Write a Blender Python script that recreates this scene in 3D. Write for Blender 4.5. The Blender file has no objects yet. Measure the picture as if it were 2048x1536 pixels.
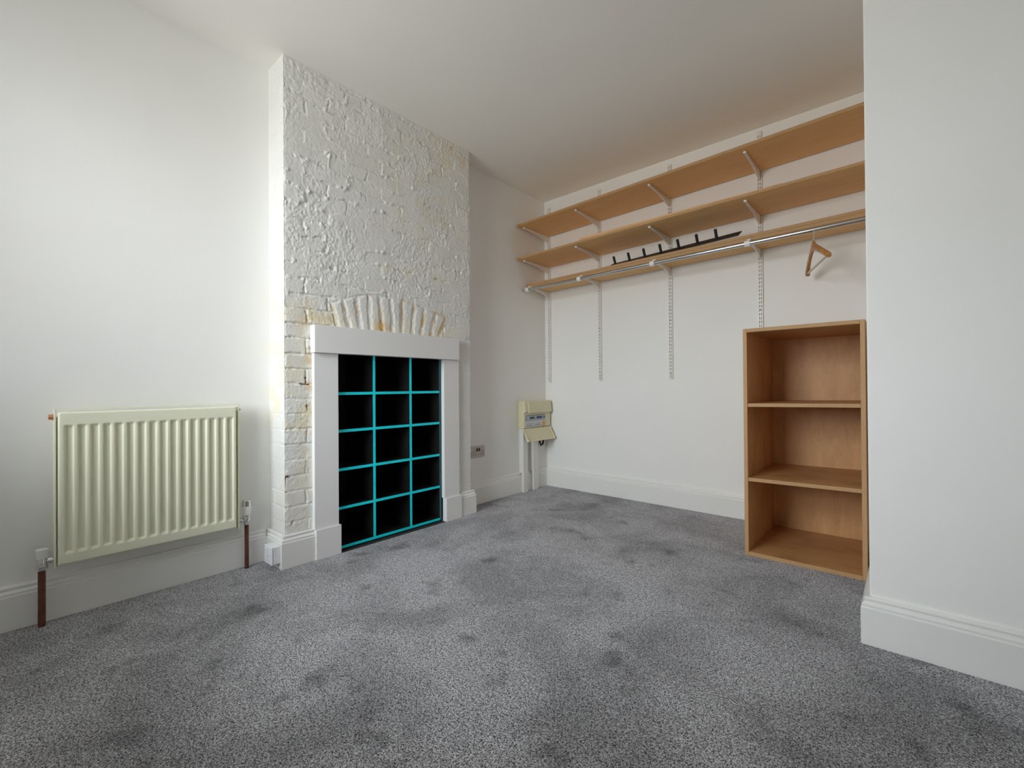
import bpy, bmesh, math
import numpy as np
from mathutils import Vector, Matrix

SC = bpy.context.scene
COL = SC.collection
PI = math.pi

# ------------------------------------------------------------------ room measures (metres)
H = 2.5                      # ceiling
XL = -0.040                  # alcove wall left of the chimney breast
CX = 0.144                   # chimney breast front
Y1, Y2 = 0.966, 2.206        # chimney breast sides
D = 3.245                    # back wall
PX, PY = 2.306, 1.993        # projecting corner on the right
YF = -0.68                   # window wall (behind the camera)
XR = 3.75                    # far right wall
HB = 0.158                   # skirting height
TB = 0.0234                  # skirting thickness
OP0, OP1, OPZ = 1.17, 2.02, 1.10   # hole of the fireplace

# ------------------------------------------------------------------ object helpers
ORG = {}

def tag(o, label=None, cat=None, group=None, kind=None):
    if label: o['label'] = label
    if cat: o['category'] = cat
    if group: o['group'] = group
    if kind: o['kind'] = kind
    return o

def thing(name, label, cat, loc, group=None):
    o = bpy.data.objects.new(name, None)
    o.empty_display_size = 0.05
    COL.objects.link(o)
    o.location = loc
    ORG[o.name] = Vector(loc)
    return tag(o, label, cat, group)

def obj(name, bm, mats, parent=None, bevel=0.0, seg=2, smooth=False, solidify=0.0, origin=None):
    """link a bmesh built in world coordinates as one mesh object (under parent when given)"""
    if origin is None:
        origin = ORG[parent.name] if parent else Vector((0, 0, 0))
    else:
        origin = Vector(origin)
    bmesh.ops.recalc_face_normals(bm, faces=bm.faces[:])
    bmesh.ops.translate(bm, verts=bm.verts[:], vec=-origin)
    me = bpy.data.meshes.new(name)
    bm.to_mesh(me); bm.free()
    o = bpy.data.objects.new(name, me)
    for m in (mats if isinstance(mats, (list, tuple)) else [mats]):
        me.materials.append(m)
    COL.objects.link(o)
    ORG[o.name] = origin
    if parent: o.parent = parent
    else: o.location = origin
    if smooth:
        for p in me.polygons: p.use_smooth = True
        try: me.set_sharp_from_angle(angle=math.radians(35))
        except Exception: pass
    if solidify:
        s = o.modifiers.new('thick', 'SOLIDIFY'); s.thickness = solidify; s.offset = 0
    if bevel:
        b = o.modifiers.new('bev', 'BEVEL'); b.width = bevel; b.segments = seg
        b.limit_method = 'ANGLE'; b.angle_limit = math.radians(40)
    return o

def struct(name, bm, mats, **k):
    return tag(obj(name, bm, mats, **k), kind='structure')

def copy_tree(o, parent=None):
    c = o.copy(); COL.objects.link(c)
    c.parent = parent
    ORG[c.name] = ORG.get(o.name, Vector((0, 0, 0)))
    for ch in list(o.children): copy_tree(ch, c)
    return c

def NB(): return bmesh.new()

def box(bm, x0, x1, y0, y1, z0, z1, mi=0):
    co = [(x, y, z) for z in (z0, z1) for y in (y0, y1) for x in (x0, x1)]
    vs = [bm.verts.new(c) for c in co]
    for f in ((0, 1, 3, 2), (4, 5, 7, 6), (0, 1, 5, 4), (2, 3, 7, 6), (0, 2, 6, 4), (1, 3, 7, 5)):
        fa = bm.faces.new([vs[i] for i in f]); fa.material_index = mi
    return vs

def slopebox(bm, x0, x1, y0, y1, za, zb, t, mi=0):
    """board whose underside runs from height za at x0 to zb at x1"""
    vs = box(bm, x0, x1, y0, y1, 0, t, mi)
    for v in vs:
        v.co.z += za + (zb - za) * (v.co.x - x0) / (x1 - x0)
    return vs

def prism(bm, pts, axis, a0, a1, mi=0):
    """extrude a 2D outline along an axis; pts are the other two coordinates in xyz order"""
    def mk(p, a):
        if axis == 'x': return (a, p[0], p[1])
        if axis == 'y': return (p[0], a, p[1])
        return (p[0], p[1], a)
    A = [bm.verts.new(mk(p, a0)) for p in pts]
    B = [bm.verts.new(mk(p, a1)) for p in pts]
    n = len(pts)
    for i in range(n):
        f = bm.faces.new([A[i], A[(i + 1) % n], B[(i + 1) % n], B[i]]); f.material_index = mi
    f = bm.faces.new(A[::-1]); f.material_index = mi
    f = bm.faces.new(B); f.material_index = mi

def frame_of(d):
    d = Vector(d).normalized()
    up = Vector((0, 0, 1)) if abs(d.z) < 0.9 else Vector((1, 0, 0))
    a = d.cross(up).normalized(); b = d.cross(a).normalized()
    return d, a, b

def tube(bm, path, r, seg=16, caps=True, mi=0):
    path = [Vector(p) for p in path]
    rs = r if isinstance(r, (list, tuple)) else [r] * len(path)
    rings = []
    prev = None
    for i, p in enumerate(path):
        t = (path[min(i + 1, len(path) - 1)] - path[max(i - 1, 0)])
        d, a, b = frame_of(t)
        if prev is not None:
            a = (prev - d * prev.dot(d)).normalized(); b = d.cross(a)
        prev = a
        rings.append([bm.verts.new(p + (a * math.cos(2 * PI * k / seg) + b * math.sin(2 * PI * k / seg)) * rs[i]) for k in range(seg)])
    for i in range(len(rings) - 1):
        for k in range(seg):
            f = bm.faces.new([rings[i][k], rings[i][(k + 1) % seg], rings[i + 1][(k + 1) % seg], rings[i + 1][k]])
            f.material_index = mi
    if caps:
        bm.faces.new(rings[0][::-1]).material_index = mi
        bm.faces.new(rings[-1]).material_index = mi

def lathe(bm, base, axis, prof, seg=24, mi=0):
    """prof: list of (distance along the axis, radius)"""
    base = Vector(base); d, a, b = frame_of(axis)
    rings = []
    for t, r in prof:
        rings.append([bm.verts.new(base + d * t + (a * math.cos(2 * PI * k / seg) + b * math.sin(2 * PI * k / seg)) * r) for k in range(seg)])
    for i in range(len(rings) - 1):
        for k in range(seg):
            bm.faces.new([rings[i][k], rings[i][(k + 1) % seg], rings[i + 1][(k + 1) % seg], rings[i + 1][k]]).material_index = mi
    bm.faces.new(rings[0][::-1]).material_index = mi
    bm.faces.new(rings[-1]).material_index = mi

def sweep(bm, path, prof):
    """run a (offset to the right, height) profile along an xy path with mitred corners"""
    P = [Vector((p[0], p[1])) for p in path]
    rings = []
    for i, p in enumerate(P):
        ns = []
        if i > 0: d = (p - P[i - 1]).normalized(); ns.append(Vector((d.y, -d.x)))
        if i < len(P) - 1: d = (P[i + 1] - p).normalized(); ns.append(Vector((d.y, -d.x)))
        n = ns[0] if len(ns) == 1 else (ns[0] + ns[1]) / (1 + ns[0].dot(ns[1]))
        rings.append([bm.verts.new((p.x + n.x * o, p.y + n.y * o, z)) for o, z in prof])
    k = len(prof)
    for i in range(len(rings) - 1):
        for j in range(k - 1):
            bm.faces.new([rings[i][j], rings[i][j + 1], rings[i + 1][j + 1], rings[i + 1][j]])
    bm.faces.new(rings[0]); bm.faces.new(rings[-1][::-1])

# ------------------------------------------------------------------ materials
def new_mat(name):
    m = bpy.data.materials.new(name); m.use_nodes = True
    nt = m.node_tree
    return m, nt, nt.nodes['Principled BSDF']

def N(nt, t, **k):
    n = nt.nodes.new(t)
    for a, b in k.items():
        if a in n.inputs.keys(): n.inputs[a].default_value = b
        else: setattr(n, a, b)
    return n

def ramp(nt, fac, stops):
    r = nt.nodes.new('ShaderNodeValToRGB')
    els = r.color_ramp.elements
    while len(els) < len(stops): els.new(0.5)
    for e, (p, c) in zip(els, stops):
        e.position = p; e.color = (*c, 1) if len(c) == 3 else c
    nt.links.new(fac, r.inputs[0])
    return r.outputs[0]

def coords(nt, scale=(1, 1, 1), space='Object'):
    tc = nt.nodes.new('ShaderNodeTexCoord'); mp = nt.nodes.new('ShaderNodeMapping')
    mp.inputs['Scale'].default_value = scale
    nt.links.new(tc.outputs[space], mp.inputs[0])
    return mp.outputs[0]

def noise(nt, vec, scale, detail=3, rough=0.5, out=0, dist=0.0):
    n = nt.nodes.new('ShaderNodeTexNoise')
    n.inputs['Scale'].default_value = scale; n.inputs['Detail'].default_value = detail
    n.inputs['Roughness'].default_value = rough; n.inputs['Distortion'].default_value = dist
    nt.links.new(vec, n.inputs['Vector'])
    return n.outputs[out]

def bump(nt, bsdf, h, strength, dist):
    b = nt.nodes.new('ShaderNodeBump'); b.inputs['Strength'].default_value = strength
    b.inputs['Distance'].default_value = dist
    nt.links.new(h, b.inputs['Height']); nt.links.new(b.outputs[0], bsdf.inputs['Normal'])

def mixc(nt, fac, a, b):
    m = nt.nodes.new('ShaderNodeMix'); m.data_type = 'RGBA'
    for s, val in ((0, fac), (6, a), (7, b)):
        if hasattr(val, 'links') or hasattr(val, 'is_linked'): nt.links.new(val, m.inputs[s])
        else: m.inputs[s].default_value = (*val, 1) if isinstance(val, tuple) else val
    return m.outputs[2]

def simple(name, col, rough=0.5, metal=0.0, var=0.03, nscale=12, bstr=0.0, bscale=200, bdist=0.001, coat=0.0):
    m, nt, b = new_mat(name)
    v = coords(nt)
    f = noise(nt, v, nscale, 3)
    lo = tuple(max(0, c * (1 - var)) for c in col); hi = tuple(min(1, c * (1 + var)) for c in col)
    nt.links.new(ramp(nt, f, [(0.3, lo), (0.7, hi)]), b.inputs['Base Color'])
    b.inputs['Roughness'].default_value = rough; b.inputs['Metallic'].default_value = metal
    b.inputs['Coat Weight'].default_value = coat
    if bstr: bump(nt, b, noise(nt, v, bscale, 3), bstr, bdist)
    return m

M = {}
M['wall'] = simple('wall_paint', (0.86, 0.857, 0.84), 0.55, var=0.012, nscale=3, bstr=0.12, bscale=90, bdist=0.002)
M['ceiling'] = simple('ceiling_paint', (0.86, 0.845, 0.81), 0.8, var=0.012, nscale=2, bstr=0.12, bscale=70, bdist=0.002)
M['gloss'] = simple('white_gloss_paint', (0.82, 0.82, 0.80), 0.32, var=0.012, nscale=6, bstr=0.05, bscale=40, bdist=0.002)
M['surround'] = simple('white_eggshell_board', (0.83, 0.83, 0.83), 0.4, var=0.008, nscale=6)
M['radiator'] = simple('cream_enamel', (0.83, 0.83, 0.66), 0.35, var=0.015, nscale=5)
M['steel'] = simple('white_coated_steel', (0.80, 0.78, 0.74), 0.4, var=0.02)
M['plastic'] = simple('white_plastic', (0.86, 0.86, 0.84), 0.35, var=0.01)
M['socketwhite'] = simple('bright_white_plastic', (0.86, 0.86, 0.90), 0.3, var=0.01)
M['chrome'] = simple('chrome', (0.78, 0.78, 0.78), 0.12, 1.0, var=0.02)
M['rod'] = simple('polished_steel_tube', (0.62, 0.63, 0.64), 0.16, 1.0, var=0.02)
M['copper'] = simple('aged_copper', (0.17, 0.07, 0.048), 0.45, 0.6, var=0.35, nscale=30)
M['brass'] = simple('copper_plug', (0.62, 0.30, 0.16), 0.4, 0.6, var=0.1)
M['cubby_black'] = simple('black_painted_board', (0.010, 0.009, 0.009), 0.45, var=0.4, nscale=9)
M['cyan'] = simple('turquoise_paint', (0.002, 0.80, 0.90), 0.4, var=0.06, nscale=20)
M['teal'] = simple('dark_teal_edge', (0.006, 0.11, 0.13), 0.4, var=0.15, nscale=20)
M['soot'] = simple('sooty_brick', (0.03, 0.026, 0.024), 0.95, var=0.4, nscale=25)
M['infill'] = simple('dark_infill', (0.022, 0.019, 0.018), 0.8, var=0.5, nscale=60)
M['cream'] = simple('cream_plastic', (0.72, 0.67, 0.46), 0.4, var=0.02)
M['trunk'] = simple('white_trunking', (0.80, 0.80, 0.77), 0.4, var=0.015)
M['pinkplate'] = simple('brushed_socket_plate', (0.50, 0.43, 0.40), 0.4, 0.25, var=0.04)
M['socketdark'] = simple('socket_slot', (0.02, 0.018, 0.018), 0.6, var=0.1)
M['pingrey'] = simple('grey_shutter', (0.30, 0.30, 0.33), 0.5, var=0.1)
M['blackmetal'] = simple('black_powder_coat', (0.018, 0.018, 0.02), 0.5, var=0.15, nscale=40)
M['rubber'] = simple('black_cable', (0.012, 0.011, 0.011), 0.5, var=0.1)
M['labelgrey'] = simple('grey_printed_label', (0.42, 0.47, 0.52), 0.5, var=0.05, nscale=60)
M['labelpale'] = simple('pale_printed_label', (0.62, 0.63, 0.64), 0.5, var=0.04, nscale=60)
M['labelink'] = simple('dark_print', (0.05, 0.06, 0.085), 0.5, var=0.1)
M['orange'] = simple('orange_sticker', (0.78, 0.36, 0.03), 0.5, var=0.05)
M['hangerwood'] = simple('varnished_hanger_wood', (0.46, 0.20, 0.055), 0.35, var=0.25, nscale=25, coat=0.2)
M['hangerbar'] = simple('ribbed_grey_bar', (0.66, 0.60, 0.53), 0.5, var=0.04)

def wood(name, lo, hi, stretch, rough=0.5, knots=False):
    m, nt, b = new_mat(name)
    v = coords(nt, stretch)
    f1 = noise(nt, v, 9, 5, 0.6, dist=0.6)
    f2 = noise(nt, v, 70, 3, 0.6)
    mx = N(nt, 'ShaderNodeMath', operation='MULTIPLY_ADD')
    nt.links.new(f2, mx.inputs[0]); mx.inputs[1].default_value = 0.35; nt.links.new(f1, mx.inputs[2])
    col = ramp(nt, mx.outputs[0], [(0.42, lo), (0.62, tuple((a + c) / 2 for a, c in zip(lo, hi))), (0.85, hi)])
    if knots:
        v2 = coords(nt, (2.2, 2.2, 1.4))
        f3 = noise(nt, v2, 2.2, 2, 0.5)
        k = ramp(nt, f3, [(0.30, (0.78, 0.70, 0.62)), (0.5, (1, 1, 1))])
        mm = nt.nodes.new('ShaderNodeMix'); mm.data_type = 'RGBA'; mm.blend_type = 'MULTIPLY'
        mm.inputs[0].default_value = 0.8
        nt.links.new(col, mm.inputs[6]); nt.links.new(k, mm.inputs[7]); col = mm.outputs[2]
    nt.links.new(col, b.inputs['Base Color'])
    b.inputs['Roughness'].default_value = rough
    bump(nt, b, f2, 0.06, 0.001)
    return m

M['ply_x'] = wood('birch_ply_long_grain', (0.70, 0.425, 0.165), (0.79, 0.50, 0.21), (0.5, 2.5, 2.5))
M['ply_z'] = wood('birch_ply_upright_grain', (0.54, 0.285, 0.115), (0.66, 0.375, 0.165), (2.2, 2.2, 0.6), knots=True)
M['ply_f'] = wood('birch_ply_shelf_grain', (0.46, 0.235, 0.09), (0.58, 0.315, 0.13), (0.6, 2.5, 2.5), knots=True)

def ply_edge(name, axis, period, col_a, col_b):
    """raw plywood edge: thin layers across the board"""
    m, nt, b = new_mat(name)
    v = coords(nt)
    sx = N(nt, 'ShaderNodeSeparateXYZ'); nt.links.new(v, sx.inputs[0])
    mu = N(nt, 'ShaderNodeMath', operation='MULTIPLY'); nt.links.new(sx.outputs[axis], mu.inputs[0]); mu.inputs[1].default_value = 1 / period
    fr = N(nt, 'ShaderNodeMath', operation='PINGPONG'); nt.links.new(mu.outputs[0], fr.inputs[0]); fr.inputs[1].default_value = 0.5
    st = (4, 4, 4); st = tuple(30 if i == axis else 4 for i in range(3))
    f = noise(nt, coords(nt, st), 14, 3)
    ad = N(nt, 'ShaderNodeMath', operation='MULTIPLY_ADD'); nt.links.new(f, ad.inputs[0]); ad.inputs[1].default_value = 0.5; nt.links.new(fr.outputs[0], ad.inputs[2])
    nt.links.new(ramp(nt, ad.outputs[0], [(0.3, col_a), (0.6, col_b)]), b.inputs['Base Color'])
    b.inputs['Roughness'].default_value = 0.6
    return m
M['edge_z'] = ply_edge('ply_edge_layers_flat', 2, 0.006, (0.40, 0.225, 0.095), (0.54, 0.33, 0.155))
M['edge_x'] = ply_edge('ply_edge_layers_upright', 0, 0.006, (0.44, 0.25, 0.11), (0.56, 0.345, 0.17))
M['lit_edge'] = ply_edge('lit_ply_edge', 2, 0.009, (0.60, 0.33, 0.15), (0.80, 0.50, 0.26))  # loose board edge: light falling on it is put into a brighter colour

def carpet():
    m, nt, b = new_mat('grey_twist_pile_carpet')
    v = coords(nt)
    f1 = noise(nt, v, 260, 2, 0.75, dist=1.2)
    big = noise(nt, v, 2.3, 4, 0.6, dist=0.5)
    blot = noise(nt, v, 5.0, 3, 0.55)
    c0 = ramp(nt, f1, [(0.40, (0.03, 0.03, 0.034)), (0.490, (0.30, 0.300, 0.33)), (0.57, (0.95, 0.95, 1.0))])
    # the pile leans differently from place to place and is trodden flat in spots
    k = ramp(nt, big, [(0.36, (0.64, 0.64, 0.64)), (0.58, (1, 1, 1))])
    k2 = ramp(nt, blot, [(0.27, (0.45, 0.45, 0.45)), (0.41, (1, 1, 1))])
    mm = nt.nodes.new('ShaderNodeMix'); mm.data_type = 'RGBA'; mm.blend_type = 'MULTIPLY'; mm.inputs[0].default_value = 1.0
    nt.links.new(k, mm.inputs[6]); nt.links.new(k2, mm.inputs[7]); k = mm.outputs[2]
    mm = nt.nodes.new('ShaderNodeMix'); mm.data_type = 'RGBA'; mm.blend_type = 'MULTIPLY'; mm.inputs[0].default_value = 1.0
    nt.links.new(c0, mm.inputs[6]); nt.links.new(k, mm.inputs[7])
    nt.links.new(mm.outputs[2], b.inputs['Base Color'])
    b.inputs['Roughness'].default_value = 0.95
    b.inputs['Specular IOR Level'].default_value = 0.15
    b.inputs['Sheen Weight'].default_value = 0.15
    bump(nt, b, f1, 0.8, 0.006)
    return m
M['carpet'] = carpet()

def brickmat():
    m, nt, b = new_mat('thick_white_paint_on_brick')
    at = N(nt, 'ShaderNodeAttribute', attribute_name='stain')
    sep = N(nt, 'ShaderNodeSeparateColor'); nt.links.new(at.outputs['Color'], sep.inputs[0])
    v = coords(nt)
    f = noise(nt, v, 8, 4)
    base = ramp(nt, f, [(0.3, (0.77, 0.77, 0.755)), (0.7, (0.82, 0.82, 0.80))])
    cream = mixc(nt, sep.outputs[0], base, (0.80, 0.72, 0.50))
    ochre = mixc(nt, sep.outputs[1], cream, (0.70, 0.46, 0.16))
    bare = mixc(nt, sep.outputs[2], ochre, (0.16, 0.065, 0.03))
    nt.links.new(bare, b.inputs['Base Color'])
    b.inputs['Roughness'].default_value = 0.5
    f2 = noise(nt, v, 170, 3, 0.6)
    bump(nt, b, f2, 0.7, 0.003)
    return m
M['brick'] = brickmat()

# ------------------------------------------------------------------ setting: shell
bm = NB(); box(bm, XL - 0.3, XR + 0.2, YF - 0.25, D + 0.25, -0.12, 0.0)
struct('floor', bm, M['carpet'])
bm = NB(); box(bm, XL - 0.3, XR + 0.2, YF - 0.25, D + 0.25, H, H + 0.12)
struct('ceiling', bm, M['ceiling'])
bm = NB(); box(bm, XL - 0.2, XL, YF - 0.2, OP0 - 0.035, 0, H)
struct('wall_left', bm, M['wall'])
bm = NB(); box(bm, -0.24, 0, OP1 + 0.035, D, 0, H)
struct('wall_recess', bm, M['wall'])
bm = NB(); box(bm, -0.24, PX, D, D + 0.2, 0, H)
struct('wall_back', bm, M['wall'])
bm = NB(); box(bm, PX, XR + 0.2, PY, D + 0.2, 0, H)
struct('wall_right', bm, M['wall'], bevel=0.004, seg=3)
bm = NB(); box(bm, XR, XR + 0.2, YF - 0.2, PY, 0, H)
struct('wall_far_right', bm, M['wall'])
# window wall behind the camera
WX0, WX1, WZ0, WZ1 = 0.33, 1.50, 0.85, 2.30
bm = NB()
box(bm, XL, WX0, YF - 0.2, YF, 0, H); box(bm, WX1, XR, YF - 0.2, YF, 0, H)
box(bm, WX0, WX1, YF - 0.2, YF, 0, WZ0); box(bm, WX0, WX1, YF - 0.2, YF, WZ1, H)
struct('wall_front', bm, M['wall'])
wy = YF - 0.13
win = bpy.data.objects.new('window_1', None); COL.objects.link(win); win.location = (0, 0, 0); ORG['window_1'] = Vector((0, 0, 0))
tag(win, kind='structure')
bm = NB()
for a in (WX0, WX1 - 0.055): box(bm, a, a + 0.055, wy - 0.03, wy + 0.03, WZ0, WZ1)
for a in (WZ0, WZ1 - 0.055): box(bm, WX0 + 0.055, WX1 - 0.055, wy - 0.03, wy + 0.03, a, a + 0.055)
zm = (WZ0 + WZ1) / 2
box(bm, WX0 + 0.055, WX1 - 0.055, wy - 0.03, wy + 0.03, zm - 0.02, zm + 0.02)
tag(obj('window_frame', bm, M['gloss'], win, bevel=0.004), kind='structure')
bm = NB(); box(bm, WX0 - 0.05, WX1 + 0.05, YF - 0.09, YF + 0.06, WZ0 - 0.03, WZ0)
tag(obj('window_sill', bm, M['gloss'], win, bevel=0.006), kind='structure')
gm = bpy.data.materials.new('window_glass'); gm.use_nodes = True
nt = gm.node_tree; nt.nodes.remove(nt.nodes['Principled BSDF'])
tr = N(nt, 'ShaderNodeBsdfTransparent'); gl = N(nt, 'ShaderNodeBsdfGlossy', Roughness=0.02)
fr = N(nt, 'ShaderNodeFresnel', IOR=1.45); mx = N(nt, 'ShaderNodeMixShader')
nt.links.new(fr.outputs[0], mx.inputs[0]); nt.links.new(tr.outputs[0], mx.inputs[1]); nt.links.new(gl.outputs[0], mx.inputs[2])
nt.links.new(mx.outputs[0], nt.nodes['Material Output'].inputs[0])
bm = NB(); box(bm, WX0 + 0.05, WX1 - 0.05, wy - 0.003, wy + 0.003, WZ0 + 0.05, WZ1 - 0.05)
tag(obj('window_pane', bm, gm, win), kind='structure')

# skirting boards
PROF = [(0, 0), (TB, 0), (TB, 0.122), (0.0200, 0.1255), (0.0208, 0.1335), (0.0140, 0.1410), (0.0128, 0.1450),
        (0.0150, 0.1500), (0.0135, 0.1555), (0.0095, HB), (0, HB)]
for nm, path in (('baseboard_left', [(XL, YF), (XL, Y1 - TB)]),
                 ('baseboard_chimney', [(XL, Y1), (CX, Y1), (CX, 1.112)]),
                 ('baseboard_chimney_far', [(CX, 2.088), (CX, Y2), (0, Y2)]),
                 ('baseboard_recess', [(0, Y2 + TB), (0, D)]),
                 ('baseboard_back', [(0, D), (PX, D)]),
                 ('baseboard_right', [(PX, D - TB), (PX, PY), (XR, PY)])):
    bm = NB(); sweep(bm, path, PROF)
    struct(nm, bm, M['gloss'], bevel=0.0015)

# ------------------------------------------------------------------ chimney breast: painted rough brick
rng = np.random.default_rng(7)
def vnoise(x, y, seed):
    r = np.random.default_rng(seed); tab = r.random((256, 256))
    xi = np.floor(x).astype(int); yi = np.floor(y).astype(int)
    fx = x - xi; fy = y - yi
    fx = fx * fx * (3 - 2 * fx); fy = fy * fy * (3 - 2 * fy)
    g = lambda a, b: tab[a % 256, b % 256]
    return (g(xi, yi) * (1 - fx) + g(xi + 1, yi) * fx) * (1 - fy) + (g(xi, yi + 1) * (1 - fx) + g(xi + 1, yi + 1) * fx) * fy - 0.5
def fbm(x, y, seed, octs=4, gain=0.5):
    s = 0; a = 1.0
    for k in range(octs):
        s = s + a * vnoise(x * 2 ** k + 17.3 * k, y * 2 ** k + 5.1 * k, seed + k); a *= gain
    return s
def sstep(a, b, x):
    t = np.clip((x - a) / (b - a), 0, 1); return t * t * (3 - 2 * t)

def chimney():
    st = 0.0031
    s_left = CX - XL; s_front = Y2 - Y1; s_ret = CX
    na, nb, nc = int(s_left / 0.0035), int(s_front / st), int(s_ret / 0.008)
    xs = np.concatenate([np.linspace(XL, CX, na + 1), np.full(nb, CX), np.linspace(CX, 0, nc + 1)[1:]])
    ys = np.concatenate([np.full(na + 1, Y1), np.linspace(Y1, Y2, nb + 1)[1:], np.full(nc, Y2)])
    nx = np.zeros_like(xs); ny = np.zeros_like(xs)
    nx[na:na + nb + 1] = 1; ny[:na + 1] = -1; ny[na + nb:] = 1
    ln = np.hypot(nx, ny); nx /= ln; ny /= ln
    zs = np.linspace(0, H, int(H / st) + 1)
    X, Z = np.meshgrid(xs, zs); Y, _ = np.meshgrid(ys, zs)
    NX, _ = np.meshgrid(nx, zs); NY, _ = np.meshgrid(ny, zs)
    # running length: on the front it is Y-Y1, on the left face it goes negative
    S = np.where(np.arange(len(xs))[None, :] <= na, X - CX, np.where(np.arange(len(xs))[None, :] <= na + nb, Y - Y1, s_front + (CX - X)))
    front = (np.arange(len(xs))[None, :] > na) & (np.arange(len(xs))[None, :] < na + nb) & np.ones_like(S, bool)
    leftf = (np.arange(len(xs))[None, :] < na) & np.ones_like(S, bool)
    up = sstep(1.25, 1.55, Z)
    W1 = fbm(S * 9, Z * 9, 3, 3); W2 = fbm(S * 9 + 40, Z * 9 + 9, 13, 3)
    s = S + W1 * (0.012 + 0.016 * up); z = Z + W2 * (0.008 + 0.016 * up)
    course = 0.0752
    row = np.floor((z + 0.012) / course).astype(int); f = (z + 0.012) / course - row
    off = np.where(row % 2 == 0, 0.115, 0.0)
    q = (s + off) / 0.222; colm = np.floor(q).astype(int); g = q - colm
    dz = np.minimum(f, 1 - f) * course; ds = np.minimum(g, 1 - g) * 0.222
    d = np.minimum(dz, ds) + fbm(S * 50, Z * 50, 23, 3) * (0.006 + 0.004 * up)
    face = sstep(0.0015, 0.0075, d)
    tab = rng.random((64, 64, 3))
    rb = tab[row % 64, colm % 64]
    hgt = (rb[..., 0] - 0.5) * 0.0028 + (rb[..., 1] - 0.5) * 0.016 * (g - 0.5) * 0.222 * 2 + (rb[..., 2] - 0.5) * 0.03 * (f - 0.5) * course
    depth = 0.0046 * ((1 - up) * (0.5 + 1.0 * sstep(-0.15, 0.25, fbm(S * 6, Z * 6, 51, 2))) + up * (-0.35 + 1.5 * sstep(-0.2, 0.3, fbm(S * 10, Z * 10, 51, 3))))
    h = hgt * face - depth * (1 - face)
    # gauged arch above the opening
    top = [(1.2035, 1.3153), (1.2732, 1.3436), (1.3459, 1.3704), (1.422, 1.3872), (1.4919, 1.3947), (1.5681, 1.392),
           (1.6478, 1.388), (1.7386, 1.379), (1.8144, 1.3615), (1.9017, 1.345), (1.9847, 1.3265)]
    bot = [1.2388, 1.3011, 1.372, 1.4366, 1.512, 1.5772, 1.6395, 1.7151, 1.7864, 1.8605, 1.9293]
    ty = np.array([t[0] for t in top]); tz = np.array([t[1] for t in top]); by = np.array(bot)
    ZT = np.interp(Y, ty, tz)
    u = (Z - 1.2) / np.maximum(ZT - 1.2, 0.05)
    yw = Y + fbm(Y * 22, Z * 14, 77, 3) * 0.009
    jl = by[None, None, :] + (ty - by)[None, None, :] * u[..., None]
    dj = np.abs(yw[..., None] - jl).min(-1)
    inside = front & (yw > jl[..., 0] - 0.008) & (yw < jl[..., -1] + 0.008) & (Z < ZT + 0.006) & (Z > 1.05)
    dj = np.minimum(dj, np.abs(ZT - Z) + 0.004)
    arch = 0.0058 * sstep(0.003, 0.022, dj + fbm(Y * 70, Z * 70, 31, 2) * 0.006) - 0.0042
    idx = (yw[..., None] > jl).sum(-1)
    arch = arch + (tab[idx % 64, 5, 0] - 0.5) * 0.004
    h = np.where(inside, arch, h)
    # clots and trowel ridges of old paint and plaster
    rough = 0.55 + 0.75 * up
    patch = sstep(-0.08, 0.16, fbm(S * 6 + 3, Z * 6, 201, 3))
    near = np.exp(-(np.where(inside, dj, d) / 0.014) ** 2)
    clot = np.maximum(fbm(S * 42 + 8, Z * 34, 111, 2) - 0.12, 0) * 0.016 * near * sstep(-0.1, 0.2, fbm(S * 8, Z * 8, 121, 2))
    h = h + fbm(S * 6, Z * 6, 61, 2) * 0.004 * (0.5 + 0.5 * up)
    h = h + (0.5 + 0.5 * up) * (fbm(S * 40, Z * 40, 71, 2) * 0.0011 * (0.4 + patch) + fbm(S * 105, Z * 85, 75, 2) * 0.0029 * (0.45 + 0.7 * patch)) + clot * (0.45 + 0.75 * up)
    pits = sstep(0.44, 0.54, fbm(S * 24, Z * 24, 133, 2)) * 0.007 * near
    h = h - pits
    # the far edge below the mantel is smooth render
    sm = sstep(2.07, 2.10, Y) * (1 - sstep(1.165, 1.18, Z)) * (front | (Y > 2.2))
    h = h * (1 - 0.8 * sm) + 0.003 * sm
    h = np.where(leftf, h * (0.4 + 0.6 * np.exp(S / 0.02)), h)
    ends = np.minimum(1, np.minimum(np.abs(S + s_left), np.abs(S - s_front - s_ret)) / 0.03)
    h = h * ends * np.minimum(1, (H - Z) / 0.015)
    corner = np.exp(-((S / 0.007) ** 2)) + np.exp(-(((S - s_front) / 0.007) ** 2))
    h = h * (1 - 0.6 * corner) - 0.0035 * corner * (0.2 + 2.4 * np.abs(fbm(S * 0 + 1, Z * 28, 171, 3)))
    h = h - 0.002
    P = np.stack([X + NX * h, Y + NY * h, Z], -1)
    # stains: cream, ochre, bare brick
    n1 = sstep(-0.12, 0.22, fbm(S * 11, Z * 13, 301, 4)); n2 = sstep(-0.02, 0.3, fbm(S * 17, Z * 17, 331, 4))
    def blob(y, z, ry, rz): return np.exp(-(((Y - y) / ry) ** 2 + ((Z - z) / rz) ** 2))
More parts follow.
